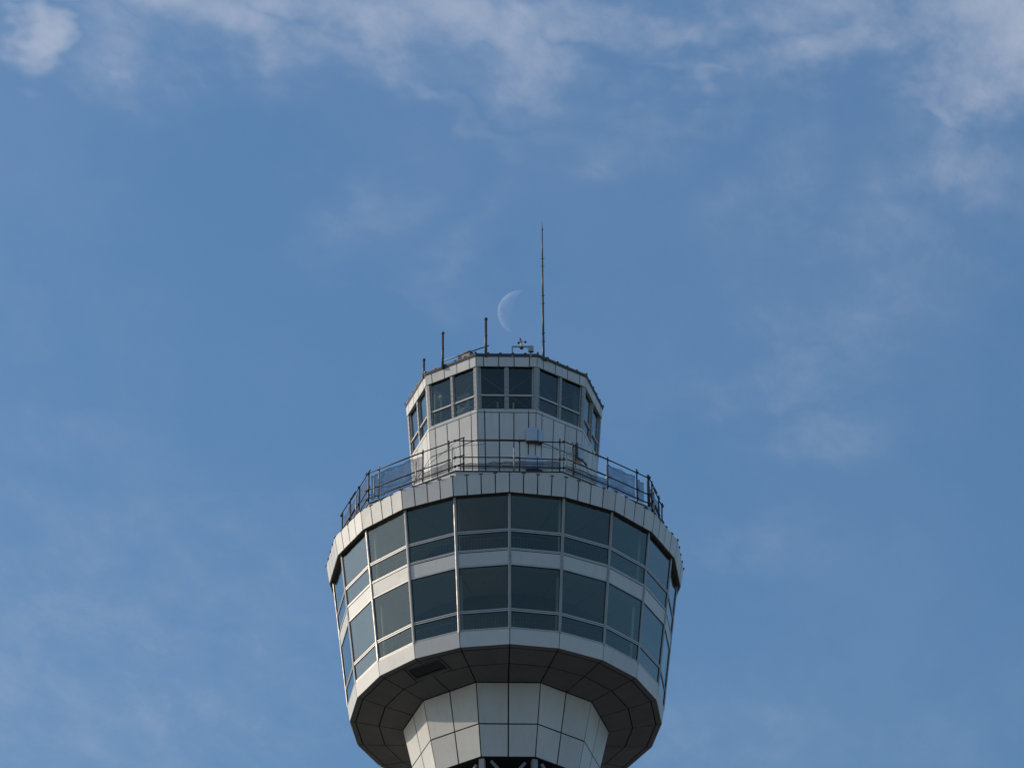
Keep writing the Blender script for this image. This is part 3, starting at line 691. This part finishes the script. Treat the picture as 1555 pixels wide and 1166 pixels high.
# ------------------------------------------------------------------ pipe guard rail round the drum's roof
rail = empty('guard_rail', (0, 0, 92.75)); tag(rail, 'scaffold pipe guard rail with torn dark safety net along the drum roof edge', 'railing')
RA = 6.13
def side_pt(k, off, apo, z):     # off in degrees from the side's middle
    a = apo/math.cos(R(off)); q = P(36*k+off, a, z); q.z -= 92.75; return q
ZL, ZM, ZTP = 92.86, 93.25, 93.99
posts = {0: (-15.2, 3.6, 16.9), 1: (-14.0, .8, 13.7, 18.7), -1: (-17.4, -13.3, 5.1, 15.7), 2: (-17.2, -12.6, -3.7, .6), -2: (-10.2, -1, 9.4)}
stubs = {0: (1.7, -18.6), 1: (-17.0, -.3), -1: (-14.4, 2.8), 2: (-13,), -2: (8.7,)}
END = {-2: (-11, 18), 2: (-18, 1.6)}
for k in range(-2, 3):
    for off in posts.get(k, (-14, 1, 14)):
        z1 = 94.06 + random.uniform(0, .12); lean = random.uniform(-.02, .02)
        light = (k == -1 and off == -13.3) or (k == 2 and off == -9.7)
        a, b = side_pt(k, off, RA, 92.74), side_pt(k, off+lean*8, RA+lean, z1)
        MB().tube(a, b, .034 if light else .029, n=8).build('post', 'stub' if light else 'pipe', rail, True)
        for z in (ZL, ZM, ZTP):
            c = side_pt(k, off, RA+.03, z); er = P(36*k, 1, 0); et = Vector((-er.y, er.x, 0))
            MB().box(c, et*.034, er*.036, Vector((0, 0, .030))).build('clamp', 'pipe', rail)
    for off in stubs.get(k, (0,)):
        a, b = side_pt(k, off, RA+.10, 92.74), side_pt(k, off, RA+.10, 93.66); MB().tube(a, b, .026, n=8).build('upright', 'stub', rail, True)
    ov0, ov1 = {-1: (.1, .42), -2: (.0, .35), 0: (.08, .06), 1: (.0, .12), 2: (.02, .03)}[k]
    for z in (ZL, ZM, ZTP):
        # two lapped lengths to a side
        e0_, e1_ = END.get(k, (-18, 18)); a, b = side_pt(k, e0_, RA+.06, z), side_pt(k, e1_, RA+.06, z); d = (b-a).normalized()
        j = random.uniform(-.02, .02)
        a1 = L(a, b, .02) - d*ov0*1.2 + Vector((0, 0, j)); b1 = L(a, b, .60 + random.uniform(-.03, .05)) + Vector((0, 0, random.uniform(-.02, .02)))
        MB().tube(a1, b1, .023, n=8).build('rail', 'pipe', rail, True)
        er = P(36*k, 1, 0)*-.055
        a2 = L(a, b, .42 + random.uniform(-.05, .03)) + er + Vector((0, 0, random.uniform(.03, .08))); b2 = b + d*ov1 + er + Vector((0, 0, random.uniform(-.04, .02)))
        MB().tube(a2, b2, .023, n=8).build('rail', 'pipe', rail, True)
        # swivel couplers where side meets side
        c = b + er*.6; MB().box(c, d*.038, er.normalized()*.035, Vector((0, 0, .036))).build('coupler', 'pipe', rail)
    # net: full height on the outer sides, only the low bay on the front
    for (o0, o1, zt0, zt1) in {0: ((-17, -2, 93.05, 93.16), (-2, 17, 93.18, 93.2)), 1: ((-17, 1, 93.12, 93.2), (1, 13.5, 93.90, 93.86), (14, 17, 93.8, 93.7)),
                               -1: ((5, 17, 93.2, 93.22), (-13.3, 4.5, 93.96, 93.96), (-17, -13.5, 93.9, 93.93)), 2: ((-17, -12.8, 93.93, 93.93), (-12.4, .4, 93.93, 93.9)), -2: ((-10, 9.2, 93.93, 93.95), (9.6, 17, 93.95, 93.95))}[k]:
        mb = MB(); nu, nv = 16, 8; seed = random.uniform(0, 9)
        for i in range(nu+1):
            for j in range(nv+1):
                u, v = i/nu, j/nv; off = o0+(o1-o0)*u; top = zt0+(zt1-zt0)*u - (.07 if zt0 > 93.5 else .05)*abs(math.sin(math.pi*(u*2.0 + seed*.1)))
                z = 92.80 + (top-92.80)*v; ap = RA - .05 + .018*math.sin(9*u+seed+3*v)*math.sin(math.pi*v) + .01*math.sin(23*u+seed*2)
                mb.v.append(tuple(side_pt(k, off, ap, z)))
        for i in range(nu):
            for j in range(nv): s = i*(nv+1)+j; mb.f.append([s, s+nv+1, s+nv+2, s+1])
        mb.build('netting', 'net', rail, True)
        # edge rope
        MB().path([Vector(mb.v[i*(nv+1)+nv]) for i in range(nu+1)], .007, 5).build('rope', 'wire', rail)
# slack wires tied between posts
def wire(k, o0, z0, o1, z1, sag, ap=RA-.15):
    pts = []
    for i in range(11):
        u = i/10; p_ = side_pt(k, o0+(o1-o0)*u, ap, z0+(z1-z0)*u - sag*4*u*(1-u)); pts.append(p_)
    MB().path(pts, .008, 5).build('wire', 'wire', rail)
wire(-1, -4, 93.1, 17, 94.02, .05); wire(-1, 17, 93.9, 17.5, 93.2, .0); wire(0, -16, 93.9, -8, 93.98, .02); wire(0, 8, 94.0, 17, 93.74, .0); wire(1, -17, 93.72, -6, 93.4, .03)
wire(0, 0, 93.18, 17, 93.2, .08); wire(1, -15, 93.3, 12, 93.1, .08); wire(0, -14, 92.98, 0, 93.2, .05); wire(1, 2, 93.95, 13, 93.93, .12)

# ------------------------------------------------------------------ moon: sunlit part of the near side, far behind the tower
DM = 20000.0
md = ray(788.7, 474.1).normalized(); mc = CAM + md*DM; mr_ = DM*33.0/FPX/(ray(788.7, 474.1).length)
s_ = sun_dir; v_ = -md
ax = s_.cross(v_).normalized()                 # cusp axis
e0 = s_.cross(ax).normalized()
if e0.dot(v_) < 0: e0 = -e0
# longitudes about the cusp axis from the limb (away from the sun's side) to the terminator
def lune(lon, lat): return (ax*math.sin(lat) + (s_*math.cos(lon) + e0*math.sin(lon))*math.cos(lat))
lonv = math.atan2(v_.dot(e0), v_.dot(s_))      # viewer's longitude from the sun's
mb = MB(); nu, nv = 40, 48
lo0, lo1 = lonv - math.pi/2, math.pi/2
for i in range(nu+1):
    for j in range(nv+1): mb.v.append(tuple(lune(lo0+(lo1-lo0)*i/nu, -math.pi/2+math.pi*j/nv)*mr_))
for i in range(nu):
    for j in range(nv): s = i*(nv+1)+j; mb.f.append([s, s+1, s+nv+2, s+nv+1])
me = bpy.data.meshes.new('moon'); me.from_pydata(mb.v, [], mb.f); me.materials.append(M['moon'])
for p_ in me.polygons: p_.use_smooth = True
bm = bmesh.new(); bm.from_mesh(me); bmesh.ops.remove_doubles(bm, verts=bm.verts, dist=.05)
for f_ in bm.faces:
    if f_.normal.dot(f_.calc_center_median()) < 0: f_.normal_flip()
bm.to_mesh(me); bm.free()
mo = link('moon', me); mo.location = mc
tag(mo, 'pale crescent moon in the blue sky beside the lightning rod', 'moon')
